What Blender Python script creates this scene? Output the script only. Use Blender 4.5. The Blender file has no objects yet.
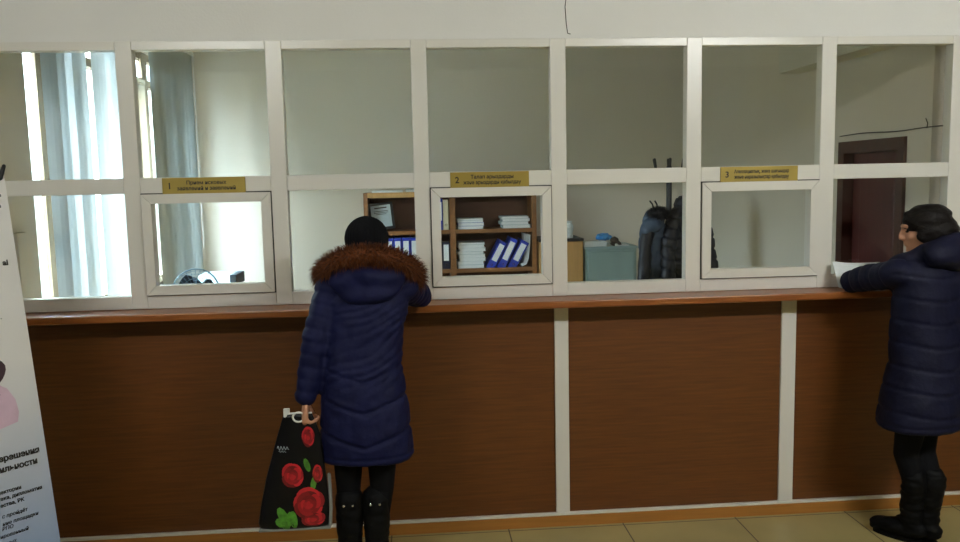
import bpy, bmesh, math, random
import numpy as np
from mathutils import Vector, Matrix, noise
random.seed(4)
PI = math.pi
sc = bpy.context.scene
C = sc.collection
SKY = 138.0
EXPO = 0.0
LAMPS = [(2.6, -3.5, 3.055, 182), (-1.6, -3.5, 3.08, 100)]

# ------------------------------------------------------------------ camera
yaw, pitch, roll = math.radians(4.41), math.radians(-6.3306), math.radians(-1.1909)
cy, sy = math.cos(yaw), math.sin(yaw)
fw = Vector((sy*math.cos(pitch), cy*math.cos(pitch), math.sin(pitch)))
rt = Vector((cy, -sy, 0)); up = rt.cross(fw)
r2 = math.cos(roll)*rt + math.sin(roll)*up
u2 = -math.sin(roll)*rt + math.cos(roll)*up
cam = bpy.data.cameras.new('camera'); co = bpy.data.objects.new('camera', cam); C.objects.link(co)
m = Matrix((r2, u2, -fw)).transposed().to_4x4(); m.translation = (0, -4.0, 1.784)
co.matrix_world = m
cam.sensor_width = 36; cam.lens = 810.65/960*36; cam.clip_start = .05
sc.camera = co

# ------------------------------------------------------------------ materials
def lin(c):
    return tuple(((v/255)/12.92 if v/255 <= .04045 else ((v/255+.055)/1.055)**2.4) for v in c) + (1,)

def mat(name, col, rough=.6, var=.0, vscale=(8, 8, 8), bump=0, bscale=60, metal=0, col2=None, spec=.5, sheen=0, trans=0, coat=0, detail=6):
    m = bpy.data.materials.new(name); m.use_nodes = True
    nt = m.node_tree; b = nt.nodes['Principled BSDF']
    b.inputs['Base Color'].default_value = lin(col); b.inputs['Roughness'].default_value = rough
    b.inputs['Metallic'].default_value = metal; b.inputs['Specular IOR Level'].default_value = spec
    if sheen: b.inputs['Sheen Weight'].default_value = sheen
    if coat: b.inputs['Coat Weight'].default_value = coat
    tc = nt.nodes.new('ShaderNodeTexCoord')
    if var or col2:
        mp = nt.nodes.new('ShaderNodeMapping'); mp.inputs['Scale'].default_value = vscale
        nz = nt.nodes.new('ShaderNodeTexNoise'); nz.inputs['Scale'].default_value = 1; nz.inputs['Detail'].default_value = detail
        rp = nt.nodes.new('ShaderNodeValToRGB'); rp.color_ramp.elements[0].position = .3; rp.color_ramp.elements[1].position = .7
        a = lin(col)
        if col2: z = lin(col2)
        else:
            z = tuple(x*(1+var) for x in a[:3])+(1,); a = tuple(x*(1-var) for x in a[:3])+(1,)
        rp.color_ramp.elements[0].color = a; rp.color_ramp.elements[1].color = z
        nt.links.new(tc.outputs['Object'], mp.inputs[0]); nt.links.new(mp.outputs[0], nz.inputs['Vector'])
        nt.links.new(nz.outputs['Fac'], rp.inputs[0]); nt.links.new(rp.outputs[0], b.inputs['Base Color'])
    if bump:
        n2 = nt.nodes.new('ShaderNodeTexNoise'); n2.inputs['Scale'].default_value = bscale; n2.inputs['Detail'].default_value = 5
        bp = nt.nodes.new('ShaderNodeBump'); bp.inputs['Strength'].default_value = bump; bp.inputs['Distance'].default_value = .004
        nt.links.new(tc.outputs['Object'], n2.inputs['Vector']); nt.links.new(n2.outputs['Fac'], bp.inputs['Height'])
        nt.links.new(bp.outputs[0], b.inputs['Normal'])
    if trans:
        t = nt.nodes.new('ShaderNodeBsdfTranslucent'); t.inputs[0].default_value = lin(col)
        mx = nt.nodes.new('ShaderNodeMixShader'); mx.inputs[0].default_value = trans
        o = nt.nodes['Material Output']
        nt.links.new(b.outputs[0], mx.inputs[1]); nt.links.new(t.outputs[0], mx.inputs[2]); nt.links.new(mx.outputs[0], o.inputs[0])
    return m

def glass_mat(name, tint=(1, 1, 1, 1), strength=1.0):
    m = bpy.data.materials.new(name); m.use_nodes = True
    nt = m.node_tree; nt.nodes.remove(nt.nodes['Principled BSDF'])
    o = nt.nodes['Material Output']
    t = nt.nodes.new('ShaderNodeBsdfTransparent'); t.inputs[0].default_value = tint
    g = nt.nodes.new('ShaderNodeBsdfGlossy'); g.inputs['Roughness'].default_value = .02
    fr = nt.nodes.new('ShaderNodeLayerWeight'); fr.inputs['Blend'].default_value = .5
    pw = nt.nodes.new('ShaderNodeMath'); pw.operation = 'POWER'; pw.inputs[1].default_value = 5
    ma = nt.nodes.new('ShaderNodeMath'); ma.operation = 'MULTIPLY_ADD'; ma.inputs[1].default_value = .6; ma.inputs[2].default_value = .03
    nt.links.new(fr.outputs['Facing'], pw.inputs[0]); nt.links.new(pw.outputs[0], ma.inputs[0])
    mx = nt.nodes.new('ShaderNodeMixShader')
    nt.links.new(ma.outputs[0], mx.inputs[0]); nt.links.new(t.outputs[0], mx.inputs[1]); nt.links.new(g.outputs[0], mx.inputs[2])
    nt.links.new(mx.outputs[0], o.inputs[0])
    return m

def floor_mat():
    m = mat('tile_floor', (168, 154, 104), .35, .08, (3, 3, 3), .05, 30)
    nt = m.node_tree; b = nt.nodes['Principled BSDF']; src = b.inputs['Base Color'].links[0].from_socket
    tc = nt.nodes.new('ShaderNodeTexCoord'); mp = nt.nodes.new('ShaderNodeMapping')
    mp.inputs['Location'].default_value = (-.427+.598*20, .64+.598*20, 0)
    br = nt.nodes.new('ShaderNodeTexBrick'); br.offset = 0; br.squash = 1
    br.inputs['Scale'].default_value = 1; br.inputs['Brick Width'].default_value = .598; br.inputs['Row Height'].default_value = .598
    br.inputs['Mortar Size'].default_value = .0035; br.inputs['Mortar Smooth'].default_value = .1
    br.inputs['Mortar'].default_value = lin((70, 58, 38))
    nt.links.new(tc.outputs['Object'], mp.inputs[0]); nt.links.new(mp.outputs[0], br.inputs['Vector'])
    nt.links.new(src, br.inputs['Color1']); nt.links.new(src, br.inputs['Color2'])
    nt.links.new(br.outputs['Color'], b.inputs['Base Color'])
    return m

M = dict(
    plaster=mat('hall_plaster', (226, 225, 221), .9, .025, (2, 2, 2), .25, 90),
    hallside=mat('hall_wall_dimmed', (120, 116, 104), .9, .03, (2, 2, 2)),  # walls darkened to keep the hall's reflection in the glass weak
    office=mat('office_plaster', (210, 203, 190), .9, .02, (2, 2, 2), .15, 80),
    ceil=mat('ceiling_white', (205, 202, 192), .9),
    pvc=mat('white_pvc', (222, 219, 211), .3, .01, (4, 4, 4)),
    gap_shade=mat('dark_gap_shade', (52, 50, 48), .7),  # dark colour standing in for the shadow in the sash gap
    glass=glass_mat('clear_glass'),
    panel=mat('brown_laminate', (86, 46, 14), .42, col2=(104, 60, 20), vscale=(5, 20, 90)),
    board=mat('counter_wood', (128, 72, 32), .3, col2=(150, 90, 44), vscale=(4, 60, 60)),
    skirt=mat('honey_wood', (166, 112, 50), .4, .12, (3, 40, 60)),
    floor=floor_mat(),
    gold=mat('brass_plate', (158, 136, 62), .42, .08, (8, 8, 8), metal=.35),
    ink=mat('black_ink', (25, 20, 15), .6),
    slat=mat('blind_fabric', (196, 202, 202), .8, trans=.28),
    tan=mat('tan_fabric', (206, 198, 182), .9, trans=.4),
    wframe=mat('window_frame_paint', (128, 112, 88), .5, .05),
    wood=mat('shelf_wood', (122, 80, 40), .5, .14, (4, 30, 40)),
    woodback=mat('shelf_back', (86, 48, 22), .6, .1, (4, 4, 30)),
    blue=mat('binder_blue', (26, 54, 170), .45, .05),
    navybind=mat('binder_dark', (20, 28, 56), .5),
    cream=mat('binder_cream', (206, 198, 170), .6),
    label=mat('paper_label', (226, 232, 236), .7),
    paper=mat('white_paper', (225, 230, 232), .8, .04, (20, 20, 200)),
    folder=mat('grey_folder', (176, 190, 196), .8, .06, (10, 10, 100)),
    black=mat('black_plastic', (22, 22, 24), .45),
    cab=mat('oak_veneer', (178, 138, 84), .5, .12, (30, 30, 3)),
    safe=mat('teal_grey_steel', (146, 168, 168), .4, .03),
    chrome=mat('chrome', (200, 200, 200), .25, metal=1),
    bagblue=mat('blue_plastic', (70, 150, 220), .3, .25, (30, 30, 30)),
    dkbrown=mat('dark_brown', (58, 46, 38), .6, .2, (30, 30, 30)),
    doorred=mat('dark_red_wood', (74, 24, 22), .4, .15, (30, 30, 3)),
    doorcase=mat('dark_brown_wood', (66, 34, 22), .45, .15, (30, 30, 3)),
    navy=mat('navy_nylon', (14, 18, 56), .65, .16, (14, 14, 14), .5, 45, spec=.18),
    navy2=mat('dark_navy_nylon', (12, 14, 38), .65, .16, (14, 14, 14), .5, 45, spec=.18),
    greycoat=mat('grey_blue_cloth', (58, 74, 96), .7, .15, (14, 14, 14), .4, 40),
    blackcoat=mat('black_nylon', (12, 14, 26), .55, .2, (14, 14, 14), .5, 40),
    knit=mat('black_knit', (14, 14, 17), .95, .2, (60, 60, 60), .8, 160, spec=.15),
    skin=mat('skin', (196, 142, 112), .5, .05),
    hair=mat('black_hair', (20, 16, 15), .45, .3, (40, 40, 160), .9, 160, spec=.12),
    legging=mat('black_cotton', (12, 12, 15), .9, spec=.15),
    leather=mat('black_leather', (7, 7, 8), .6, .2, (30, 30, 30), .3, 60, spec=.12),
    bagblack=mat('black_bag_film', (9, 9, 13), .35, .1, (20, 20, 20), .4, 25, spec=.25),
    white=mat('white_plastic', (220, 220, 218), .4),
    fanblue=mat('blue_grey_plastic', (120, 150, 168), .35),
    devgrey=mat('device_grey', (150, 172, 176), .5),
    devdark=mat('device_dark', (40, 52, 62), .4),
    eye=mat('eye_dark', (30, 20, 16), .2),
    desk=mat('desk_laminate', (190, 160, 112), .5, .1, (4, 30, 30)),
    cable=mat('cable_grey', (66, 60, 50), .6),
)

def fur_mat():
    m = mat('brown_fur', (80, 44, 22), .7, spec=.2)
    nt = m.node_tree; b = nt.nodes['Principled BSDF']
    g = nt.nodes.new('ShaderNodeNewGeometry'); rp = nt.nodes.new('ShaderNodeValToRGB')
    rp.color_ramp.elements[0].color = lin((38, 20, 12)); rp.color_ramp.elements[1].color = lin((118, 66, 34))
    nt.links.new(g.outputs['Random Per Island'], rp.inputs[0]); nt.links.new(rp.outputs[0], b.inputs['Base Color'])
    return m
M['fur'] = fur_mat()

def rose_mat():
    m = mat('rose_print', (170, 20, 32), .35)
    nt = m.node_tree; b = nt.nodes['Principled BSDF']
    g = nt.nodes.new('ShaderNodeNewGeometry'); rp = nt.nodes.new('ShaderNodeValToRGB')
    rp.color_ramp.elements[0].color = lin((96, 5, 14)); rp.color_ramp.elements[1].color = lin((196, 34, 48))
    nt.links.new(g.outputs['Random Per Island'], rp.inputs[0]); nt.links.new(rp.outputs[0], b.inputs['Base Color'])
    return m
M['rose'] = rose_mat()
M['leaf'] = mat('leaf_print', (70, 130, 40), .35, .35, (60, 60, 60))

def banner_mat():
    m = mat('banner_print', (214, 214, 212), .45)
    nt = m.node_tree; b = nt.nodes['Principled BSDF']
    tc = nt.nodes.new('ShaderNodeTexCoord'); sp = nt.nodes.new('ShaderNodeSeparateXYZ')
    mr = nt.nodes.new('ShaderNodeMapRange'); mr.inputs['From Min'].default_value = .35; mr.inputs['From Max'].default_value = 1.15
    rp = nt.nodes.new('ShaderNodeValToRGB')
    rp.color_ramp.elements[0].color = lin((122, 148, 188)); rp.color_ramp.elements[1].color = lin((218, 216, 214))  # print turns bluer downwards, with some light falloff put into the colour
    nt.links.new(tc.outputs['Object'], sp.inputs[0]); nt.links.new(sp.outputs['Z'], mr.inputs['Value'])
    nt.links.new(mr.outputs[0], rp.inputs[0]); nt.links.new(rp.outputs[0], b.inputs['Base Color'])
    return m
M['banner'] = banner_mat()

def emit(name, col, s):
    m = bpy.data.materials.new(name); m.use_nodes = True
    b = m.node_tree.nodes['Principled BSDF']
    b.inputs['Base Color'].default_value = col; b.inputs['Emission Color'].default_value = col; b.inputs['Emission Strength'].default_value = s
    return m

# ------------------------------------------------------------------ mesh helpers
def wloc(p):
    v = Vector((0, 0, 0))
    while p is not None:
        v += p.location; p = p.parent
    return v

class MB:
    def __init__(s): s.bm = bmesh.new()
    def _after(s, vs, mtx):
        if mtx is not None: bmesh.ops.transform(s.bm, matrix=mtx, verts=vs)
    def box(s, x0, x1, y0, y1, z0, z1, bev=0, mtx=None):
        g = bmesh.ops.create_cube(s.bm, size=1)
        vs = g['verts']
        for v in vs:
            v.co = Vector(((x0+x1)/2+v.co.x*(x1-x0), (y0+y1)/2+v.co.y*(y1-y0), (z0+z1)/2+v.co.z*(z1-z0)))
        if bev:
            es = list({e for v in vs for e in v.link_edges})
            r = bmesh.ops.bevel(s.bm, geom=es, offset=bev, segments=2, affect='EDGES', profile=.5)
            vs = list({v for f in r['faces'] for v in f.verts} | {v for v in vs if v.is_valid})
        s._after(vs, mtx)
        return s
    def prism(s, poly, axis, a0, a1, mtx=None):
        def P(u, v, a):
            return {'x': (a, u, v), 'y': (u, a, v), 'z': (u, v, a)}[axis]
        A = [s.bm.verts.new(P(u, v, a0)) for u, v in poly]; B = [s.bm.verts.new(P(u, v, a1)) for u, v in poly]
        n = len(poly)
        fs = [s.bm.faces.new(A), s.bm.faces.new(B[::-1])]
        for i in range(n): fs.append(s.bm.faces.new((A[i], B[i], B[(i+1) % n], A[(i+1) % n])))
        bmesh.ops.recalc_face_normals(s.bm, faces=fs)
        s._after(A+B, mtx)
        return s
    def rings(s, rs, cap=True, closed=False):
        V = [[s.bm.verts.new(p) for p in r] for r in rs]; n = len(V[0]); fs = []
        for i in range(len(V)-1+(1 if closed else 0)):
            a, b = V[i], V[(i+1) % len(V)]
            for j in range(n): fs.append(s.bm.faces.new((a[j], a[(j+1) % n], b[(j+1) % n], b[j])))
        if cap and not closed:
            fs.append(s.bm.faces.new(V[0][::-1])); fs.append(s.bm.faces.new(V[-1]))
        bmesh.ops.recalc_face_normals(s.bm, faces=fs)
        return s
    def tube(s, pts, rad, seg=10, dome=True, flat=None, closed=False):
        pts = [Vector(p) for p in pts]
        if not isinstance(rad, (list, tuple)): rad = [rad]*len(pts)
        n = len(pts); rs = []
        ref = None
        for i, p in enumerate(pts):
            if closed: t = pts[(i+1) % n]-pts[i-1]
            elif i == 0: t = pts[1]-pts[0]
            elif i == n-1: t = pts[-1]-pts[-2]
            else: t = (pts[i+1]-p).normalized()+(p-pts[i-1]).normalized()
            t.normalize()
            if ref is None:
                ref = Vector(flat[0]) if flat else (Vector((0, 0, 1)) if abs(t.z) < .9 else Vector((1, 0, 0)))
            a = (ref-t*ref.dot(t)).normalized(); b = t.cross(a); ref = a
            k = flat[1] if flat else 1
            def ring(c, r):
                return [c+a*(math.cos(2*PI*j/seg)*r*k)+b*(math.sin(2*PI*j/seg)*r) for j in range(seg)]
            if dome and not closed and i == 0:
                for q in (80, 55, 28): q = math.radians(q); rs.append(ring(p-t*math.sin(q)*rad[i], rad[i]*math.cos(q)))
            rs.append(ring(p, rad[i]))
            if dome and not closed and i == n-1:
                for q in (28, 55, 80): q = math.radians(q); rs.append(ring(p+t*math.sin(q)*rad[i], rad[i]*math.cos(q)))
        return s.rings(rs, closed=closed)
    def ell(s, c, r, mtx=None, seg=20):
        g = bmesh.ops.create_uvsphere(s.bm, u_segments=seg, v_segments=seg//2+2, radius=1)
        T = Matrix.Translation(c) @ (mtx.to_4x4() if mtx is not None else Matrix()) @ Matrix.Diagonal((*r, 1))
        bmesh.ops.transform(s.bm, matrix=T, verts=g['verts'])
        return s
    def lathe(s, prof, c=(0, 0, 0), seg=24, mtx=None):
        rs = []
        T = Matrix.Translation(c) @ (mtx.to_4x4() if mtx is not None else Matrix())
        for r, z in prof:
            rs.append([T @ Vector((max(r, 1e-4)*math.cos(2*PI*j/seg), max(r, 1e-4)*math.sin(2*PI*j/seg), z)) for j in range(seg)])
        return s.rings(rs)
    def torus(s, c, R, r, mtx=None, seg=32, ts=8):
        T = Matrix.Translation(c) @ (mtx.to_4x4() if mtx is not None else Matrix())
        return s.tube([T @ Vector((R*math.cos(2*PI*i/seg), R*math.sin(2*PI*i/seg), 0)) for i in range(seg)], r, ts, closed=True)
    def build(s, name, m, parent=None, smooth=False, angle=None):
        me = bpy.data.meshes.new(name); s.bm.to_mesh(me); s.bm.free()
        return link(name, me, m, parent, smooth)

def link(name, me, m, parent=None, smooth=False):
    o = bpy.data.objects.new(name, me); C.objects.link(o)
    me.materials.clear(); me.materials.append(m)
    if parent is not None:
        d = wloc(parent); me.transform(Matrix.Translation(-d)); o.parent = parent
    if smooth:
        for p in me.polygons: p.use_smooth = True
    return o

def tag(o, label, cat, group=None):
    o['label'] = label; o['category'] = cat
    if group: o['group'] = group
    return o
def thing(name, label, cat, loc=(0, 0, 0), group=None):
    o = bpy.data.objects.new(name, None); C.objects.link(o); o.location = loc
    o.empty_display_size = .1
    return tag(o, label, cat, group)
def struct(o):
    o['kind'] = 'structure'; return o
def box(name, m, x0, x1, y0, y1, z0, z1, parent=None, bev=0):
    return MB().box(x0, x1, y0, y1, z0, z1, bev).build(name, m, parent)

def text_mesh(body, size, align='CENTER', space=1.0, shear=0, weight=0):
    cu = bpy.data.curves.new('text', 'FONT'); cu.body = body; cu.size = size; cu.align_x = align; cu.align_y = 'CENTER'
    cu.extrude = .0006; cu.resolution_u = 3; cu.space_character = space; cu.shear = shear; cu.offset = weight
    o = bpy.data.objects.new('text', cu); C.objects.link(o)
    dg = bpy.context.evaluated_depsgraph_get(); me = bpy.data.meshes.new_from_object(o.evaluated_get(dg))
    bpy.data.objects.remove(o); bpy.data.curves.remove(cu)
    return me
def join_meshes(lst):
    bm = bmesh.new()
    for me, T in lst:
        me.transform(T); bm.from_mesh(me); bpy.data.meshes.remove(me)
    return bm

def organic(mb, voxel, smooth=6, fac=.5):
    """overlapping closed shapes -> one continuous skin"""
    me = bpy.data.meshes.new('tmp'); mb.bm.to_mesh(me); mb.bm.free()
    o = bpy.data.objects.new('tmp', me); C.objects.link(o)
    a = o.modifiers.new('r', 'REMESH'); a.mode = 'VOXEL'; a.voxel_size = voxel; a.adaptivity = 0
    if smooth:
        b = o.modifiers.new('s', 'SMOOTH'); b.iterations = smooth; b.factor = fac
    dg = bpy.context.evaluated_depsgraph_get(); r = bpy.data.meshes.new_from_object(o.evaluated_get(dg))
    bpy.data.objects.remove(o); bpy.data.meshes.remove(me)
    return r
def displace(me, fn):
    n = len(me.vertices); co = np.empty(n*3); me.vertices.foreach_get('co', co); co = co.reshape(-1, 3)
    no = np.empty(n*3); me.vertex_normals.foreach_get('vector', no); no = no.reshape(-1, 3)
    co = co + no*fn(co)[:, None]
    me.vertices.foreach_set('co', co.ravel()); me.update()
def wrinkle(co, s, amp, seed=0):
    return np.array([noise.noise(Vector(p)*s+Vector((seed, seed, 0))) for p in co])*amp

# ------------------------------------------------------------------ setting: shell
XL, XR, YB = -2.18, 2.77, 4.22
FT = 2.467   # top of the glazed frame
struct(MB().box(-5, 5, -7.2, .2, -.1, 0).box(-2.4, 2.97, .2, 4.42, -.1, 0).build('floor', M['floor']))
struct(MB().box(-5, 5, -7.2, .2, 3.3, 3.4).box(-2.4, 2.97, .2, 4.42, 3.3, 3.4).build('ceiling', M['ceil']))
struct(box('wall_back', M['office'], -2.4, 2.97, YB, YB+.2, 0, 3.3))
# right office wall with the door recess
DY0, DY1, DZ = .415, 1.13, 1.985
mb = MB()
mb.box(XR, XR+.2, .2, DY0, 0, 3.3); mb.box(XR, XR+.2, DY1, YB, 0, 3.3); mb.box(XR, XR+.2, DY0, DY1, DZ, 3.3)
struct(mb.build('wall_right', M['office']))
# left office wall with two window openings
W1 = (.85, 2.30, .95, 2.92); W2 = (2.66, 3.80, .95, 2.92)
mb = MB()
mb.box(XL-.22, XL, .2, W1[0], 0, 3.3); mb.box(XL-.22, XL, W1[1], W2[0], 0, 3.3); mb.box(XL-.22, XL, W2[1], YB, 0, 3.3)
for w in (W1, W2):
    mb.box(XL-.22, XL, w[0], w[1], 0, w[2]); mb.box(XL-.22, XL, w[0], w[1], w[3], 3.3)
struct(mb.build('wall_left', M['office']))
for k, w in enumerate((W1, W2)):
    e = bpy.data.objects.new('window_%d' % (k+1), None); C.objects.link(e); e.location = (XL-.12, (w[0]+w[1])/2, w[2]); struct(e)
    f = MB(); x0, x1 = XL-.15, XL-.09
    f.box(x0, x1, w[0], w[0]+.06, w[2], w[3]); f.box(x0, x1, w[1]-.06, w[1], w[2], w[3])
    f.box(x0, x1, w[0], w[1], w[2], w[2]+.07); f.box(x0, x1, w[0], w[1], w[3]-.06, w[3])
    mid = w[0]+.415 if k == 0 else (w[0]+w[1])/2
    f.box(x0+.04, x1+.004, mid-.065, mid+.065, w[2], w[3]); f.box(x0-.003, x1+.003, w[0], w[1], 2.64, 2.70)
    if k == 0: f.box(x0-.002, x1+.002, 1.62, 1.70, w[2], w[3])
    f.build('window_frame', M['wframe'], e)
    g = MB(); g.box(XL-.123, XL-.117, w[0]+.03, w[1]-.03, w[2]+.03, w[3]-.03); g.build('pane', M['glass'], e)
    s = MB(); s.box(XL-.1, XL+.1, w[0]-.03, w[1]+.03, w[2]-.035, w[2], .006); s.build('window_sill', M['pvc'], e)
# pale strip fixed to the left wall before the window
struct(box('trim_1', M['ceil'], XL, XL+.03, .56, .66, .3, 1.557, bev=.004))
# boxed beam along the right wall under the ceiling
struct(box('trim_2', M['ceil'], XR-.16, XR, .18, 1.72, 2.50, 3.3))
# hall walls round the camera
mb = MB()
mb.box(-5, 5, .012, .20, FT, 3.3); struct(mb.build('wall_front', M['plaster']))
struct(box('wall_front_left', M['plaster'], -5, -2.08, .012, .20, 0, FT)); struct(MB().box(2.83, 5, .012, .20, 1.202, FT).box(3.425, 5, .012, .20, 0, 1.202).build('wall_front_right', M['plaster']))
struct(box('wall_hall_left', M['hallside'], -5.2, -5, -7.2, .2, 0, 3.3))
struct(box('wall_hall_right', M['hallside'], 5, 5.2, -7.2, .2, 0, 3.3))
struct(box('wall_hall_back', M['hallside'], -5, 5, -7.4, -7.2, 0, 3.3))
# crack running down the plaster above the third post
ck = MB()
pts = [(.752+.004*math.sin(i*2.1)+.012*(i > 11)*(i-11)/3, .0115, 3.0-i*.5/14) for i in range(15)]
pts = [(.753+.003*math.sin(i*2.1), .0115, 3.05-i*.55/14) for i in range(14)]+[(.762, .0115, 2.492), (.775, .0115, 2.488)]
ck.tube(pts, .0022, 5)
struct(ck.build('trim_3', M['cable']))

# door in the right office wall
e = bpy.data.objects.new('door_1', None); C.objects.link(e); e.location = (XR, (DY0+DY1)/2, 0); struct(e)
f = MB()
f.box(XR-.02, XR+.16, DY0, DY0+.07, 0, DZ); f.box(XR-.02, XR+.16, DY1-.07, DY1, 0, DZ); f.box(XR-.02, XR+.16, DY0+.07, DY1-.07, DZ-.075, DZ)
f.build('door_frame', M['doorcase'], e)
l = MB(); l.box(XR+.05, XR+.09, DY0+.07, DY1-.07, .01, DZ-.075, .004)
for z0, z1 in ((.12, .85), (.98, DZ-.2)): l.box(XR+.04, XR+.055, DY0+.17, DY1-.17, z0, z1, .005)
dl = l.build('door_leaf', M['doorred'], e)
h = MB(); h.tube([(XR+.05, DY0+.12, 1.0), (XR-.01, DY0+.12, 1.0), (XR-.015, DY0+.23, 1.0)], .009, 10); h.box(XR+.042, XR+.052, DY0+.1, DY0+.14, .9, 1.08, .003)
h.build('door_handle', M['chrome'], dl, True)

# thin cable along the right wall
cb = MB(); cb.tube([(XR-.005, y, 2.030-.012*(1.5-y)/1.5+.004*math.sin(y*9)) for y in np.linspace(1.14, .1, 20)], .003, 6)
cb.tube([(XR-.005, .235, 2.02), (XR-.006, .228, 2.045), (XR-.006, .245, 2.07)], .003, 6)
tag(cb.build('wall_cable', M['cable']), 'thin dark cable running along the office wall above the dark red door', 'cable')

# ------------------------------------------------------------------ glazed partition
PC = [-2.03+.6865*i for i in range(8)]   # post centres
PC = [-2.03, -1.3455, -.6555, .0325, .711, 1.394, 2.087, 2.776]
HW = .0385
gp = thing('glazed_partition', 'white framed glass partition with three small sashes standing on the brown counter', 'partition', (.37, 0, 1.201))
def post(x0, x1, z0, z1): return MB().box(x0, x1, 0, .06, z0, z1, .004).build('post', M['pvc'], gp)
for c in PC: post(c-HW, c+HW, 1.201, FT)
def rail(z0, z1):
    mb = MB()
    for i in range(7): mb.box(PC[i]+HW, PC[i+1]-HW, .001, .059, z0, z1, .003)
    return mb.build('rail', M['pvc'], gp)
rail(1.201, 1.264); rail(1.757, 1.831); rail(2.426, FT)
SASH_GAP = .004
for i in range(7):
    a, b = PC[i]+HW, PC[i+1]-HW
    MB().box(a-.01, b+.01, .028, .032, 1.825, 2.432).build('glass_pane', M['glass'], gp)
    if i in (1, 3, 5):
        z0, z1 = 1.268, 1.753; o0, o1 = a+.004, b-.004; w = .045
        # shadow gap painted as a dark strip, four mitred bars and the pane
        s = MB(); d = .0012
        for q in range(4):
            A = [(o0, z0), (o1, z0), (o1, z1), (o0, z1)]; I = [(o0+w, z0+w), (o1-w, z0+w), (o1-w, z1-w), (o0+w, z1-w)]
            p = [A[q], A[(q+1) % 4], I[(q+1) % 4], I[q]]
            cx = sum(v[0] for v in p)/4; cz = sum(v[1] for v in p)/4
            L = [(v[0]+(d if v[0] < cx else -d)*(1 if q in (0, 2) else 0), v[1]+(d if v[1] < cz else -d)*(1 if q in (1, 3) else 0)) for v in p]
            s.prism(L, 'y', -.016, .045)
        sh = s.build('sash', M['pvc'], gp)
        g = MB(); t = .005
        for (u0, u1, v0, v1) in ((o0-t, o0+.02, z0-t, z1+t), (o1-.02, o1+t, z0-t, z1+t), (o0, o1, z0-t, z0+.02), (o0, o1, z1-.02, z1+t)):
            g.box(u0, u1, -.0015, .040, v0, v1)
        g.build('gap_shade', M['gap_shade'], sh)
        MB().box(o0+w-.008, o1-w+.008, .022, .026, z0+w-.008, z1-w+.008).build('glass_pane', M['glass'], sh)
    else:
        MB().box(a-.01, b+.01, .028, .032, 1.258, 1.763).build('glass_pane', M['glass'], gp)

# counter shelf and counter front
cs = MB(); cs.box(-2.075, 3.42, -.172, .0, 1.1645, 1.2, .006); cs.box(-2.075, 2.765, .0, .24, 1.1655, 1.1995)
tag(cs.build('counter_shelf', M['board']), 'long reddish brown wooden counter shelf under the glass partition', 'counter')
cf = thing('service_counter', 'brown laminate counter front with white vertical strips and honey wood kickboard', 'counter', (.37, .02, 0))
edges = [-2.06, .679, .750, 1.864, 1.942, 3.41]
for a, b in ((edges[0], edges[1]), (edges[2], edges[3]), (edges[4], edges[5])):
    MB().box(a-.01, b+.01, .004, .03, .05, 1.164).build('panel', M['panel'], cf)
for a, b in ((.679, .750), (1.864, 1.942)):
    MB().box(a, b, -.008, .03, .069, 1.164, .003).build('strip', M['pvc'], cf)['label'] = 'white vertical strip'
MB().box(-2.06, 3.41, -.016, .03, .056, .069, .002).build('ledge', M['pvc'], cf)['label'] = 'thin white ledge'
MB().box(-2.06, 3.41, -.02, .03, 0, .056).build('kickboard', M['skirt'], cf)['label'] = 'honey wood kickboard'

# three brass signs on the middle rail
SG = [(-1.203, -.814, '1', ['Прием исковых', 'заявлений и заявлений'], 'brass sign numbered 1 on the white rail above the left sash'),
      (.171, .560, '2', ['Талап арыздарды', 'және арыздарды қабылдау'], 'brass sign numbered 2 on the white rail above the middle sash'),
      (1.530, 1.932, '3', ['Апелляциялық, жеке шағымдар', 'және наразылықтар қабылдау'], 'brass sign numbered 3 on the white rail above the right sash')]
for x0, x1, n, lines, lb in SG:
    t = thing('counter_sign', lb, 'sign', ((x0+x1)/2, 0, 1.752), 'brass counter signs')
    MB().box(x0, x1, -.007, 0, 1.752, 1.829, .0015).build('plate', M['gold'], t)
    RX = Matrix.Rotation(PI/2, 4, 'X')
    L = [(text_mesh(n, .042, weight=.0008), Matrix.Translation((x0+.034, -.0073, 1.789)) @ RX)]
    for k, s in enumerate(lines):
        me = text_mesh(s, .0245, weight=.0006); w = max(v.co.x for v in me.vertices)-min(v.co.x for v in me.vertices)
        lim = .285; S = Matrix.Diagonal((min(1, lim/w), 1, 1, 1))
        L.append((me, Matrix.Translation(((x0+x1)/2+.012, -.0073, 1.804-k*.027)) @ RX @ S))
    x = MB(); x.bm.free(); x.bm = join_meshes(L); x.build('lettering', M['ink'], t)

# ------------------------------------------------------------------ window blinds
def blind(y0, y1, gap, ang, label, step, zt=3.0):
    t = thing('vertical_blind', label, 'blind', (-2.05, (y0+y1)/2, .85))
    MB().box(-2.075, -2.025, y0-.05, y1+.05, zt-.01, zt+.03).build('head_rail', M['white'], t)
    s = MB(); y = y0+.04
    while y < y1:
        if not (gap and gap[0] < y < gap[1]):
            a = ang+random.uniform(-.3, .3)*(1 if step > .1 else .5)
            T = Matrix.Translation((-2.05+random.uniform(-.004, .004), y, 0)) @ Matrix.Rotation(a, 4, 'Z')
            pts = [(-.042+i*.021, .005*math.sin(PI*i/4)) for i in range(5)]
            pts = pts+[(u, v-.0012) for u, v in pts[::-1]]
            s.prism(pts, 'z', .85, zt-.01, T)
        y += step
    s.build('slats', M['slat'], t)
    w = MB(); w.tube([(-2.02, y1, zt), (-2.018, y1, 1.2)], .003, 6); w.build('control_wand', M['white'], t)
blind(.84, 1.98, (1.385, 1.545), math.radians(20), 'pale vertical slat blind with a bright gap at the nearer office window', .105)
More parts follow.
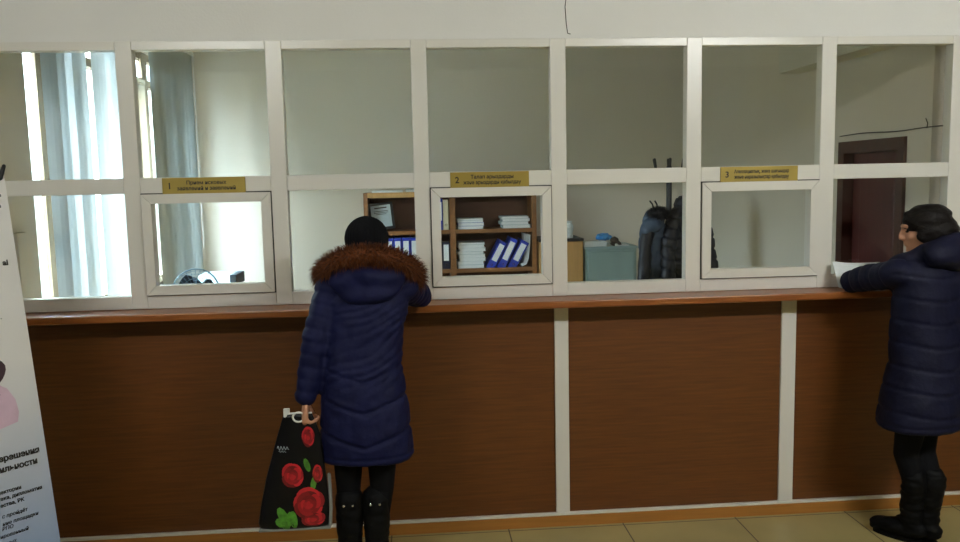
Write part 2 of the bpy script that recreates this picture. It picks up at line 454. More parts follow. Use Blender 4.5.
blind(2.72, 3.86, None, math.radians(64), 'bright vertical slat blind in the far corner window of the office', .060)
tc_ = MB(); tc_.box(XL-.02, XL-.012, 2.70, 2.98, 1.0, 2.62); tc_.box(XL-.03, XL-.004, 2.70, 2.98, 2.62, 2.66, .004)
tag(tc_.build('roller_blind', M['tan']), 'tan fabric shade over part of the corner window behind the vertical blind', 'blind')

# ------------------------------------------------------------------ desk, fan, printer
t = thing('office_desk', 'light wooden desk under the office window carrying the fan', 'desk', (-1.4, 1.5, 0))
MB().box(-2.02, -.85, .6, 2.4, .735, .76, .003).build('desktop', M['desk'], t)
for x in (-2.0, -.89):
    for y in (.63, 2.34): MB().box(x, x+.03, y, y+.03, 0, .735).build('leg', M['chrome'], t)
fc = Vector((-1.345, 1.0, 1.165)); FR = .132
t = thing('desk_fan', 'small round wire cage desk fan on the desk behind the left sash', 'fan', (fc.x, 1.0, .76))
MB().lathe([(.0, .76), (.105, .76), (.105, .775), (.06, .795), (.02, .80), (0, .80)], (fc.x, 1.03, 0)).build('base', M['fanblue'], t, True)
MB().tube([(fc.x, 1.03, .79), (fc.x, 1.05, 1.1)], .014).build('stem', M['fanblue'], t, True)
Rf = Matrix.Rotation(PI/2+.25, 3, 'X') @ Matrix.Identity(3)
Rf = Matrix.Rotation(.35, 3, 'Z') @ Rf
cg = MB()
for k, (R, dz) in enumerate(((FR, 0), (FR*.97, .02), (FR*.97, -.02), (FR*.66, .036), (FR*.66, -.036), (FR*.33, .042), (FR*.33, -.042))):
    cg.torus(fc+Rf @ Vector((0, 0, dz)), R, .0045 if k == 0 else .0016, Rf, 36, 6)
for i in range(28):
    a = 2*PI*i/28
    for sgn in (1, -1):
        cg.tube([fc+Rf @ Vector((r*math.cos(a), r*math.sin(a), sgn*z)) for r, z in ((.02, .043), (FR*.33, .042), (FR*.66, .036), (FR, .002))], .0012, 5, dome=False)
cg.build('cage', M['fanblue'], t, True)
bl = MB()
for i in range(3):
    a = 2*PI*i/3+.4; P = []
    for u in range(5):
        r = .02+u*.022; wd = (.25, .62, .72, .66, .4)[u]
        P.append([fc+Rf @ Vector((r*math.cos(a+q*wd), r*math.sin(a+q*wd), q*.018)) for q in (-1, -.4, .2, .7)])
    V = [[bl.bm.verts.new(p) for p in r] for r in P]
    for u in range(4):
        for v in range(3): bl.bm.faces.new((V[u][v], V[u][v+1], V[u+1][v+1], V[u+1][v]))
g = bmesh.ops.solidify(bl.bm, geom=bl.bm.faces[:], thickness=.002)
bl.build('blades', M['devdark'], t, True)
mo = MB(); mo.tube([fc+Rf @ Vector((0, 0, -.05)), fc+Rf @ Vector((0, 0, -.12))], [.045, .035], 16); mo.tube([fc+Rf @ Vector((0, 0, .03)), fc+Rf @ Vector((0, 0, .05))], .022, 14)
mo.build('motor', M['devdark'], t, True)
t = thing('desk_printer', 'blue grey desktop printer with dark tray behind the fan', 'printer', (-1.42, 1.9, .76))
MB().prism([(1.75, .76), (2.1, .76), (2.1, 1.16), (1.9, 1.155), (1.75, 1.09)], 'x', -1.56, -1.30).build('body', M['devgrey'], t)
MB().box(-1.54, -1.285, 1.735, 1.775, 1.05, 1.085, .004).build('tray', M['devdark'], t)
MB().box(-1.32, -1.272, 1.78, 2.05, 1.09, 1.165, .005).build('side_cover', M['devdark'], t)

# ------------------------------------------------------------------ bookshelf
SX0, SX1, SY, SZ = -.50, 1.168, 3.84, 1.692
t = thing('bookshelf', 'open brown wooden bookshelf against the back office wall', 'bookshelf', ((SX0+SX1)/2, 4.02, 0))
MB().box(SX0, SX0+.04, SY, YB-.005, 0, SZ).build('side_panel', M['wood'], t)
MB().box(SX1-.045, SX1, SY, YB-.005, 0, SZ).build('side_panel', M['wood'], t)
MB().box(.322, .378, SY, YB-.02, .06, SZ-.04).build('divider', M['wood'], t)
MB().box(SX0+.04, SX1-.045, SY, YB-.005, SZ-.05, SZ).build('top', M['cab'], t)['label'] = 'pale top board'
MB().box(SX0+.04, SX1-.045, YB-.02, YB-.006, .06, SZ-.05).build('back_panel', M['woodback'], t)
MB().box(SX0+.04, SX1-.045, SY+.02, YB-.02, 0, .06).build('plinth', M['woodback'], t)
SH = [(1.283, 1.32), (.90, .938), (.5, .538)]
for z0, z1 in SH:
    for a, b in ((SX0+.04, .322), (.378, SX1-.045)):
        MB().box(a, b, SY, YB-.02, z0, z1).build('shelf', M['wood'], t)

def binder(x, z, w, h, m, label, lean=0, lab=True, y=SY+.03, dep=.27, group='binders on the bookshelf', lm=None):
    """x,z = bottom left corner of the spine; leans to the right by lean"""
    t = thing('ring_binder', label, 'binder', (x, y, z), group)
    s = MB(); s.box(x, x+w, y, y+.004, z, z+h, .001); s.box(x, x+.004, y, y+dep, z, z+h); s.box(x+w-.004, x+w, y, y+dep, z, z+h)
    s.build('cover', m, t)
    MB().box(x+.006, x+w-.006, y+.012, y+dep-.01, z+.008, z+h-.012).build('paper_block', M['paper'], t)
    if lab:
        MB().box(x+w*.16, x+w*.84, y-.0015, y, z+h*.30, z+h*.90).build('spine_label', lm or M['label'], t)
    MB().torus((x+w/2, y-.001, z+h*.16), .010, .0025, Matrix.Rotation(PI/2, 3, 'X'), 16, 6).build('finger_ring', M['chrome'], t)
    t.rotation_euler = (0, lean, 0)
    if lean > 0: t.location.z += .004; t.location.x += 0
    return t
U = 'blue binder on the lower left shelf, '
for k, (x, s) in enumerate(((-.385, 'hidden partly by the black hat'), (-.305, 'second from the left'), (-.225, 'fourth from the divider end of the row'), (-.145, 'fifth in the row'), (-.065, 'sixth in the row'), (.015, 'nearest the white partition post'))):
    lb = ['leftmost of the row, behind the hat', 'second of the row, beside the hat', 'third of the row from the left', 'fourth of the row from the left', 'fifth of the row, at the post', 'sixth of the row, behind the post'][k]
    binder(x, .9385, .076, .315, M['blue'], U+lb)
binder(.155, .9385, .085, .26, M['navybind'], 'dark navy binder left of the white-spined one on the lower left shelf', lab=False)
binder(.245, .9385, .072, .265, M['navybind'], 'dark binder with a full white spine beside the shelf divider', lm=M['label'])
binder(.195, 1.3205, .062, .30, M['blue'], 'blue binder on the upper shelf left of the divider', lm=M['label'])
binder(.260, 1.3205, .052, .29, M['cream'], 'cream binder standing on the upper shelf against the divider', lab=False)
# leaning binders, right bay
for x, ln, lb, w, h in ((.668, .50, 'blue leaning binder with white label, leftmost of the leaning row', .078, .30), (.775, .46, 'blue leaning binder with grey label, second of the leaning row', .078, .32), (.880, .50, 'blue leaning binder with white label, third of the leaning row', .082, .30)):
    binder(x, .940, w, h, M['blue'], lb, lean=ln, group='leaning binders')

def stack(x0, x1, z0, hs, name, labels, cat, mats, group, y0=SY+.03, dep=.25):
    z = z0+.0005
    for k, h in enumerate(hs):
        j = random.uniform(-.012, .012)
        s = MB(); n = 5
        t = thing(name, labels[k], cat, ((x0+x1)/2, y0+dep/2, z), group)
        ym = y0+random.uniform(0, .02)
        MB().box(x0+j, x1+j, ym, ym+dep, z+.0015, z+h-.0015, .001).build('sheets', M['paper'], t)
        c = MB(); c.box(x0+j-.004, x1+j+.004, ym-.004, ym+dep+.002, z+h-.0018, z+h); c.box(x0+j-.004, x1+j+.004, ym-.004, ym+dep+.002, z, z+.0018)
        c.box(x0+j-.004, x0+j-.002, ym-.004, ym+dep, z, z+h)
        c.build('cover', mats[k % len(mats)], t)
        z += h+.0006
def order(n, w): return [('topmost' if i == n-1 else 'bottom' if i == 0 else ['', 'second', 'third', 'fourth', 'fifth', 'sixth', 'seventh', 'eighth'][i]+' from the bottom') + w for i in range(n)]
def lbl(n, base, w): return [f'{base}, {o} {w}' for o in order(n, ' in')]
stack(.405, .65, 1.32, [.03, .032, .022, .016], 'paper_folder', lbl(4, 'upper shelf folder beside the divider', 'its stack'), 'folder', [M['folder'], M['blue'], M['folder']], 'folders on the upper shelf by the divider')
stack(.835, 1.10, 1.32, [.032, .03, .028, .022], 'paper_folder', lbl(4, 'upper shelf folder at the right end', 'its stack'), 'folder', [M['folder'], M['folder']], 'folders at the right end of the upper shelf')
stack(.405, .655, .938, [.032, .035, .03, .036, .028, .03, .034, .02], 'paper_folder', lbl(8, 'paper folder on the lower shelf', 'the tall stack'), 'folder', [M['folder'], M['folder'], M['paper']], 'folders in the tall stack')
# slumped magazine file at the right end of the leaning row
s = MB(); P = [(1.02, .942), (1.06, .96), (1.085, 1.02), (1.095, 1.12), (1.105, 1.25)]
for k in range(4):
    o = k*.010
    s.rings([[(x-o*(.3+i*.35), SY+.03+.01*k, z+.004*k+(o*.5 if i == 0 else 0)), (x-o*(.3+i*.35)+.006, SY+.03+.01*k, z+.004*k), (x-o*(.3+i*.35)+.006, SY+.27, z+.004*k), (x-o*(.3+i*.35), SY+.27, z+.004*k)] for i, (x, z) in enumerate(P)])
t = s.build('document_sheaf', M['paper']); tag(t, 'curved grey sheaf of papers slumped against the right side of the shelf', 'papers')
# framed certificate leaning
t = thing('certificate_frame', 'black framed certificate leaning on the upper left shelf', 'certificate', (-.30, 3.95, 1.3205))
T = Matrix.Translation((-.30, 3.93, 1.3205)) @ Matrix.Rotation(math.radians(-7), 4, 'Y') @ Matrix.Rotation(math.radians(-14), 4, 'X')
T = Matrix.Translation((-.325, 3.93, 1.336)) @ Matrix.Rotation(math.radians(-6), 4, 'Y') @ Matrix.Rotation(math.radians(-14), 4, 'X')
f = MB()
for q in ((-.12, .12, 0, .015, 0, .024), (-.12, .12, 0, .015, .242, .266), (-.12, -.096, 0, .015, .024, .242), (.096, .12, 0, .015, .024, .242)): f.box(*q, mtx=T)
f.build('frame', M['black'], t)
MB().box(-.1, .1, .005, .012, .015, .245, mtx=T).build('certificate_sheet', M['folder'], t)
f = MB()
for q in ((-.06, .06, .21, .222), (-.07, .07, .18, .186), (-.07, .07, .165, .170), (-.05, .05, .15, .155)): f.box(q[0], q[1], .0042, .005, q[2], q[3], mtx=T)
f.build('print', M['dkbrown'], t)
stack(-.41, -.12, SZ, [.02], 'paper_pile', ['white papers lying on top of the bookshelf at its left end'], 'papers', [M['paper']], None, y0=SY+.02)
stack(-.09, .10, SZ, [.026], 'paper_pile', ['white papers lying on top of the bookshelf above the binders'], 'papers', [M['folder']], None, y0=SY+.02)
s = MB(); s.box(.40, .55, SY+.04, SY+.25, .5385, .80, .003)
tag(s.build('paper_bundle', M['paper']), 'white paper bundle on the lowest visible shelf, just showing over the sash', 'papers')

# ------------------------------------------------------------------ cupboard, vase, safe and what lies on it
t = thing('wooden_cupboard', 'oak coloured cupboard with black top between the bookshelf and safe', 'cupboard', (1.39, 3.97, 0))
MB().box(1.185, 1.605, 3.745, 4.2, 0, 1.185).build('body', M['cab'], t)
MB().box(1.175, 1.612, 3.735, 4.205, 1.185, 1.213, .004).build('top', M['black'], t)['label'] = 'black top'
d = MB(); d.box(1.19, 1.6, 3.728, 3.745, .05, 1.18, .003); d = d.build('door', M['cab'], t)
k = MB(); k.tube([(1.215, 3.73, 1.04), (1.215, 3.705, 1.04)], [.006, .013], 12); k.build('knob', M['chrome'], d, True)
vz = MB(); vz.lathe([(0, 0), (.032, 0), (.036, .01), (.03, .05), (.042, .10), (.036, .13), (.024, .145), (.03, .165), (.027, .165), (.02, .145), (.03, .12), (.036, .1), (.024, .05), (.028, .014), (0, .012)], (1.487, 3.82, 1.2135), 20)
tag(vz.build('glass_vase', mat('cut_glass', (228, 236, 238), .12, .25, (60, 60, 60), trans=.35), None, False), 'clear cut glass vase on the black topped cupboard', 'vase')
t = thing('metal_safe', 'teal grey steel cabinet beside the oak cupboard', 'safe', (1.88, 3.97, 0))
MB().box(1.625, 2.135, 3.75, 4.2, 0, 1.10, .006).build('body', M['safe'], t)
MB().box(1.615, 2.145, 3.735, 4.205, 1.10, 1.125, .005).build('top', M['devgrey'], t)
d = MB().box(1.655, 2.115, 3.735, 3.75, .05, 1.075, .005).build('door', M['safe'], t)
MB().tube([(2.07, 3.735, .62), (2.07, 3.71, .62), (2.0, 3.705, .62)], .009, 8).build('handle', M['chrome'], d, True)
s = MB()
for k in range(4):
    s.box(1.62, 1.84, 3.76+.01*k, 4.0, 1.1262+.011*k, 1.1362+.011*k, .001, Matrix.Translation((.004*k, 0, 0)))
tag(s.build('paper_pile', M['paper']), 'loose white papers on the left end of the steel cabinet', 'papers')
s = MB(); s.box(1.93, 2.07, 3.78, 3.95, 1.126, 1.134, .001)
tag(s.build('paper_pad', M['paper']), 'thin white pad on the right end of the steel cabinet', 'papers')
s = MB(); s.ell((1.83, 3.86, 1.215), (.072, .05, .034)); s.ell((1.79, 3.85, 1.213), (.035, .04, .03)); s.ell((1.885, 3.86, 1.207), (.03, .03, .022))
me = organic(s, .006, 2); displace(me, lambda c: wrinkle(c, 38, .012, 3))
tag(link('plastic_bag', me, M['bagblue'], None, False), 'crumpled bright blue plastic bag on the papers on the steel cabinet', 'bag')
s = MB(); s.ell((1.935, 3.83, 1.178), (.045, .03, .034)); s.tube([(1.90, 3.80, 1.15), (1.92, 3.79, 1.135)], .013); s.tube([(1.955, 3.81, 1.17), (1.985, 3.80, 1.143)], .016)
me = organic(s, .006, 2); displace(me, lambda c: wrinkle(c, 50, .006, 8))
tag(link('leather_glove', me, M['dkbrown'], None, True), 'small dark crumpled glove-like bundle next to the blue bag', 'bundle')

# ------------------------------------------------------------------ coat stand with coats
px, py = 2.035, 2.42
t = thing('coat_stand', 'black metal coat stand with upright prongs at the back of the office', 'coat stand', (px, py, 0))
MB().tube([(px, py, .04), (px, py, 1.86)], .022, 12).build('pole', M['black'], t, True)
for k in range(4):
    a = k*PI/2+.5; c, s_ = math.cos(a), math.sin(a)
    MB().tube([(px, py, .12), (px+.14*c, py+.14*s_, .09), (px+.27*c, py+.27*s_, .015)], .014, 8).build('leg', M['black'], t, True)
for k in range(6):
    a = k*PI/3+.28; c, s_ = math.cos(a), math.sin(a)
    MB().tube([(px, py, 1.79), (px+.07*c, py+.07*s_, 1.80), (px+.12*c, py+.12*s_, 1.85), (px+.135*c, py+.135*s_, 1.925)], [.009, .009, .008, .011], 8).build('hook', M['black'], t, True)
def ellring(c, rx, ry, n=28, tw=0):
    c = Vector(c)
    return [c+Vector((math.cos(2*PI*j/n+0)*rx*math.cos(tw)-math.sin(2*PI*j/n)*ry*math.sin(tw), math.cos(2*PI*j/n)*rx*math.sin(tw)+math.sin(2*PI*j/n)*ry*math.cos(tw), 0)) for j in range(n)]
# left coat: grey blue with black sleeve and furry hood
t = thing('hanging_coat', 'grey blue coat with a dark furry hood, left on the coat stand', 'coat', (1.87, 2.33, .6))
s = MB(); s.rings([ellring((1.88, 2.34, z), rx, ry) for z, rx, ry in ((.62, .125, .08), (.9, .12, .08), (1.2, .115, .08), (1.38, .105, .075), (1.47, .08, .06), (1.53, .05, .04))])
me = organic(s, .01, 4); displace(me, lambda c: wrinkle(c*np.array([3, 3, .8]), 6, .014, 2)-.006*np.exp(-(((c[:, 2]*1+50) % .11-.055)/.012)**2)); link('body', me, M['greycoat'], t, True)
s = MB(); s.tube([(1.845, 2.30, 1.40), (1.80, 2.27, 1.25), (1.785, 2.26, 1.0), (1.78, 2.26, .78)], [.05, .052, .05, .045], 14); me = organic(s, .01, 4); displace(me, lambda c: wrinkle(c, 14, .01, 5)); link('sleeve', me, M['blackcoat'], t, True)
s = MB(); s.ell((1.865, 2.28, 1.415), (.088, .07, .062)); s.ell((1.80, 2.27, 1.375), (.04, .04, .045)); me = organic(s, .01, 4); displace(me, lambda c: wrinkle(c, 14, .01, 6)); link('hood', me, M['greycoat'], t, True)
s = MB(); rnd = random.Random(9)
for k in range(900):
    u = rnd.uniform(-1, 1); ph = rnd.uniform(0, 2*PI)
    d = Vector((math.cos(ph)*math.sqrt(1-u*u), math.sin(ph)*math.sqrt(1-u*u), u))
    b = Vector((1.905, 2.29, 1.50))+Vector((d.x*.075, d.y*.05, d.z*.045)); e = b+d*.035+Vector((0, 0, -.012)); w = Vector((-d.y, d.x, .3)).normalized()*.004
    s.bm.faces.new([s.bm.verts.new(p) for p in (b-w, b+w, e)])
s.ell((1.905, 2.29, 1.50), (.078, .053, .05)); link('fur_trim', (lambda mm: (s.bm.to_mesh(mm), s.bm.free(), mm)[2])(bpy.data.meshes.new('fur')), M['blackcoat'], t)
# right coat: dark navy puffer
t = thing('hanging_coat', 'dark navy quilted coat, right on the coat stand', 'coat', (2.18, 2.36, .6), None)
s = MB(); s.rings([ellring((2.17, 2.36, z), rx, ry) for z, rx, ry in ((.62, .17, .10), (.9, .175, .10), (1.2, .17, .10), (1.42, .16, .095), (1.54, .13, .08), (1.63, .08, .06))])
s.tube([(2.24, 2.36, 1.50), (2.30, 2.36, 1.35), (2.35, 2.35, 1.1), (2.37, 2.35, .86)], [.06, .07, .068, .06], 14)
s.ell((2.15, 2.31, 1.56), (.10, .075, .085))
s.tube([(2.05, 2.31, 1.48), (1.99, 2.26, 1.28), (1.97, 2.24, .90)], [.06, .065, .06], 14)
me = organic(s, .01, 5)
displace(me, lambda c: wrinkle(c, 9, .012, 11)-.012*np.exp(-(((c[:, 2]+.25*c[:, 0]+50) % .085-.042)/.010)**2)); link('body', me, M['blackcoat'], t, True)
s = MB()
for k in range(2): s.tube([(1.86+.03*k, 2.25, 1.53), (1.845+.035*k, 2.235, 1.575), (1.825+.04*k, 2.235, 1.60)], .006, 6)
s = s.build('drawstring', M['black'], bpy.data.objects['hanging_coat'], True)

# ------------------------------------------------------------------ people
def frame_mat(f, u=Vector((0, 0, 1))):
    f = f.normalized(); l = u.cross(f).normalized(); u = f.cross(l).normalized()
    return Matrix((f, l, u)).transposed()   # columns: forward, left, up
def head(mb, c, R, s=1.0):
    """c = centre of the skull, R columns forward/left/up"""
    def P(x, y, z): return c+R @ (Vector((x, y, z))*s)
    E = lambda p, r: mb.ell(P(*p), tuple(v*s for v in r), R)
    E((-.012, 0, .025), (.095, .074, .085)); E((.012, 0, -.02), (.076, .064, .085)); E((.035, 0, -.062), (.048, .046, .045))
    E((.068, 0, -.088), (.020, .020, .017)); E((.074, 0, .028), (.020, .048, .014))
    E((.050, .034, -.025), (.030, .022, .022)); E((.050, -.034, -.025), (.030, .022, .022))
    mb.tube([P(.084, 0, .016), P(.100, 0, -.010), P(.099, 0, -.026)], [.0085*s, .0105*s, .0125*s], 10)
    E((.094, .012, -.029), (.010, .008, .008)); E((.094, -.012, -.029), (.010, .008, .008))
    E((.082, 0, -.052), (.012, .022, .006)); E((.080, 0, -.063), (.012, .020, .007))
    for q in (1, -1): E((-.012, q*.074, -.012), (.020, .008, .031))
def hand(mb, w, d, n, side, curl, spread=.05):
    """w wrist, d direction of the fingers, n palm normal (the way the palm faces), side=+1 thumb on d x n side"""
    d = d.normalized(); n = (n-d*n.dot(d)).normalized(); b = d.cross(n)*side
    mb.tube([w, w+d*.04, w+d*.085], [.024, .034, .036], 14, flat=(n, .42))
    L = [.066, .076, .072, .056]
    for k in range(4):
        o = (1.5-k)*.0185
        p = w+d*.085+b*o; a = .15; dd = (d+b*(1.5-k)*spread).normalized(); pts = [w+d*.06+b*o, p]
        for q, fr in enumerate((.45, .31, .24)):
            a += curl[q]
            p = p+(dd*math.cos(a)+n*math.sin(a))*L[k]*fr; pts.append(p)
        mb.tube(pts, [.0095, .0095, .0088, .0082, .0074], 10)
    p0 = w+d*.022+b*.022; t1 = (d*.62+b*.62+n*.45).normalized(); t2 = (d*.85+b*.1+n*.6).normalized()
    mb.tube([p0, p0+t1*.038, p0+t1*.038+t2*.03, p0+t1*.038+t2*.054], [.014, .0115, .010, .008], 10)

def limb_param(co, pts):
    """distance along and away from a bent limb, per vertex"""
    best = np.full(len(co), 9.); arc = np.zeros(len(co)); s0 = 0
    for a, b in zip(pts[:-1], pts[1:]):
        a, b = np.array(a), np.array(b); d = b-a; L = np.linalg.norm(d)
        u = np.clip(((co-a)@d)/L**2, 0, 1); q = np.linalg.norm(co-(a+u[:, None]*d), axis=1)
        k = q < best; best[k] = q[k]; arc[k] = s0+u[k]*L; s0 += L
    return best, arc
def seam(v, per, w): return np.exp(-(((v+50*per) % per-per/2)/w)**2)

# ---- person at the counter: navy coat, fur hood, black hat
t = thing('person', 'person in a navy quilted coat with brown fur hood and black knit hat, back turned', 'person', (-.24, -.56, 0))
SL = [Vector(p) for p in ((-.375, -.52, 1.335), (-.437, -.58, 1.14), (-.484, -.625, .895))]
SR = [Vector(p) for p in ((-.075, -.49, 1.335), (.012, -.235, 1.262), (-.20, -.155, 1.252))]
hc = Vector((-.217, -.45, 1.503)); R1 = frame_mat(Vector((.10, 1, -.16)))
b = MB(); head(b, hc, R1, .98)
b.tube([(-.21, -.49, 1.30), (-.208, -.465, 1.44)], [.058, .052], 16)
b.rings([ellring((x, y, z), rx, ry, 28) for x, y, z, rx, ry in ((-.245, -.57, .70, .10, .08), (-.245, -.57, .80, .15, .105), (-.243, -.57, .92, .155, .11), (-.24, -.555, 1.02, .125, .09), (-.235, -.54, 1.14, .13, .09), (-.225, -.52, 1.26, .15, .095), (-.222, -.505, 1.33, .13, .075), (-.215, -.49, 1.375, .06, .055))])
b.tube(SL, [.046, .038, .026], 14); b.tube(SR, [.046, .038, .026], 14)
hand(b, SL[2], Vector((-.10, -.05, -1)), Vector((1, .25, 0)), -1, (.75, 1.0, .7), 0)
hand(b, SR[2], Vector((-1, .12, -.12)), Vector((0, -.1, -1)), -1, (.1, .2, .2))
LEG = {}
for q, x0, x1 in ((0, -.325, -.327), (1, -.18, -.212)):
    LEG[q] = [Vector(p) for p in ((x0+.01*(1-2*q), -.57, .80), (x0, -.565, .56), (x0-.004, -.55, .46), (x1, -.575, .30), (x1, -.57, .09))]
    b.tube(LEG[q], [.075, .058, .05, .048, .036], 16)
    b.tube([(x1, -.585, .06), (x1-.004, -.49, .05), (x1-.007, -.42, .043)], [.030, .031, .024], 12)
link('body', organic(b, .0062, 3), M['skin'], t, True)
for q in (1, -1):
    MB().ell(hc+R1 @ Vector((.079, q*.031, .006)), (.011, .011, .011), seg=12).build('eye', M['eye'], t, True)
# leggings
s = MB()
for q in (0, 1): s.tube(LEG[q][:4], [.080, .061, .053, .050], 18)
link('leggings', organic(s, .008, 4), M['legging'], t, True)
# boots
for q in (0, 1):
    x = LEG[q][4].x; bt = MB()
    bt.tube([(x, -.566, .42), (x, -.575, .30), (x, -.572, .16), (x, -.57, .09)], [.062, .058, .046, .043], 18)
    bt.tube([(x, -.60, .062), (x-.004, -.49, .05), (x-.008, -.40, .042)], [.040, .042, .033], 14)
    me = organic(bt, .007, 4)
    displace(me, lambda c: wrinkle(c*np.array([1, 1, 2.5]), 16, .005, q))
    bo = link('boot', me, M['leather'], t, True)
    so = MB(); so.prism([(x+.036*math.cos(a)-.004, -.50+.137*math.sin(a)) for a in np.linspace(0, 2*PI, 24, endpoint=False)], 'z', .0, .018); so.build('sole', M['leather'], bo)
    st = MB()
    for dx in (-.019, .019): st.ell((x+dx, -.624, .412), (.006, .004, .006), seg=10)
    st.build('stud', M['chrome'], bo, True)
# coat
s = MB()
s.rings([ellring((x, y, z), rx, ry, 36) for x, y, z, rx, ry in ((-.235, -.57, .612, .194, .150), (-.236, -.57, .635, .200, .156), (-.240, -.57, .74, .194, .155), (-.245, -.57, .88, .186, .150), (-.247, -.565, .98, .178, .142), (-.244, -.55, 1.08, .172, .132), (-.235, -.535, 1.18, .176, .130), (-.226, -.515, 1.28, .184, .126), (-.222, -.505, 1.34, .165, .105), (-.218, -.495, 1.39, .095, .08))])
s.tube(SL[:2]+[SL[2]+Vector((0, 0, .01))], [.068, .062, .050], 18, dome=True)
s.tube(SR, [.070, .064, .048], 18)
s.ell((-.37, -.52, 1.335), (.075, .08, .062)); s.ell((-.075, -.49, 1.335), (.075, .085, .062))
me = organic(s, .0075, 10)
def quilt1(c):
    dl, al = limb_param(c, SL); dr, ar = limb_param(c, SR)
    arm = (np.minimum(dl, dr) < .078) & (c[:, 2] > .85)
    chev = c[:, 2]+.30*np.abs(c[:, 0]+.24)*-1
    low = -.010*np.exp(-((chev-.835)/.009)**2)-.010*np.exp(-((chev-.69)/.009)**2)-.008*np.exp(-((chev-.965)/.009)**2)
    dg = c[:, 2]-.42*c[:, 0]
    upq = -.0036*seam(dg+.012*np.sin(c[:, 0]*23)+.01*np.sin(c[:, 2]*31), .040, .009)*np.clip((c[:, 2]-.90)/.06, 0, 1)
    tor = low+upq
    am = -.0045*seam(np.where(dl < dr, al, ar), .052, .010)
    hem = -.006*np.exp(-((c[:, 2]-.64)/.006)**2)
    return np.where(arm, am, tor)+hem+wrinkle(c, 20, .0065, 1)+wrinkle(c*np.array([1, 1, .6]), 6, .010, 4)
displace(me, quilt1); coat = link('coat', me, M['navy'], t, True)
# hood lying on the back
s = MB(); s.ell((-.214, -.585, 1.375), (.165, .075, .085), Matrix.Rotation(-.35, 3, 'X')); s.ell((-.214, -.60, 1.335), (.13, .068, .06))
s.tube([(-.36, -.47, 1.36), (-.33, -.57, 1.39), (-.21, -.63, 1.40), (-.10, -.57, 1.39), (-.06, -.46, 1.36)], .05, 14)
me = organic(s, .0075, 8); displace(me, lambda c: wrinkle(c*np.array([.6, 1, 1.6]), 13, .012, 7)); link('hood', me, M['navy'], t, True)
# fur edge of the hood
ctrl = [Vector(p) for p in ((-.335, -.36, 1.345), (-.400, -.45, 1.380), (-.385, -.545, 1.43), (-.31, -.60, 1.474), (-.21, -.615, 1.485), (-.115, -.60, 1.472), (-.040, -.54, 1.428), (-.012, -.44, 1.366), (-.075, -.36, 1.335))]
path = []
for i in range(len(ctrl)-1):
    p0 = ctrl[max(i-1, 0)]; p1, p2 = ctrl[i], ctrl[i+1]; p3 = ctrl[min(i+2, len(ctrl)-1)]
    for k in range(8):
        u = k/8; path.append(.5*((2*p1)+(p2-p0)*u+(2*p0-5*p1+4*p2-p3)*u*u+(3*p1-p0-3*p2+p3)*u**3))
path.append(ctrl[-1])
s = MB(); s.tube(path, .034, 14); rnd = random.Random(3)
for k in range(13000):
    i = rnd.randrange(len(path)-1); u = rnd.random(); p = path[i].lerp(path[i+1], u); tn = (path[i+1]-path[i]).normalized()
    a = tn.cross(Vector((0, 0, 1))).normalized(); c2 = tn.cross(a); ph = rnd.uniform(0, 2*PI); d = a*math.cos(ph)+c2*math.sin(ph)
    d = (d+tn*rnd.uniform(-.35, .35)+Vector((rnd.uniform(-.45, .45), rnd.uniform(-.45, .45), rnd.uniform(-.45, .45)))).normalized()
    b0 = p+d*.028; L = rnd.uniform(.016, .050); m1 = b0+d*L*.6; e = b0+d*L+Vector((0, 0, -.010))
    w = d.cross(Vector((rnd.uniform(-1, 1), rnd.uniform(-1, 1), rnd.uniform(-1, 1)))).normalized()*.0011
    v = [s.bm.verts.new(q) for q in (b0-w, b0+w, m1+w*.8, m1-w*.8, e)]
    s.bm.faces.new(v[:4]); s.bm.faces.new((v[3], v[2], v[4]))
s.build('fur_trim', M['fur'], t)
# knit hat
s = MB(); s.ell(hc+R1 @ Vector((-.012, 0, .042)), (.108, .095, .097), R1, 28); s.ell(hc+R1 @ Vector((-.02, 0, -.015)), (.104, .093, .072), R1, 28)
me = organic(s, .006, 6)
bmh = bmesh.new(); bmh.from_mesh(me)
cutn = R1 @ Vector((.32, 0, 1)).normalized()
bmesh.ops.bisect_plane(bmh, geom=bmh.verts[:]+bmh.edges[:]+bmh.faces[:], plane_co=hc+R1 @ Vector((0, 0, -.040)), plane_no=cutn, clear_inner=True)
bmh.to_mesh(me); bmh.free()
rib = lambda c: .0016*np.sin(np.arctan2((c-np.array(hc))@np.array(R1.col[1]), (c-np.array(hc))@np.array(R1.col[0]))*44)
displace(me, rib); link('hat', me, M['knit'], t, True)

# ---- carrier bag with roses, held in the left hand
BY = -.635
outl = [(.335, -.695, -.412), (.36, -.705, -.405), (.45, -.688, -.404), (.56, -.662, -.412), (.66, -.632, -.420), (.74, -.608, -.430), (.80, -.588, -.448), (.83, -.578, -.46)]
bt = thing('carrier_bag', 'black plastic carrier bag printed with red roses, hanging from a hand', 'bag', (-.55, BY, .335))
def bag_y(x, z):
    for (z0, a0, b0), (z1, a1, b1) in zip(outl[:-1], outl[1:]):
        if z <= z1 or z1 == outl[-1][0]:
            u = min(max((z-z0)/(z1-z0), 0), 1); a = a0+(a1-a0)*u; b_ = b0+(b1-b0)*u; break
    q = min(max((x-(a+b_)/2)/((b_-a)/2), -1), 1)
    thick = .040*math.sqrt(max(0, 1-abs(q)**2.4))*(1-max(0, (z-.36)/.47)**1.2*.80)*(min(1, .55+(z-.335)/.05))
    return thick, a, b_
s = MB(); rr = []
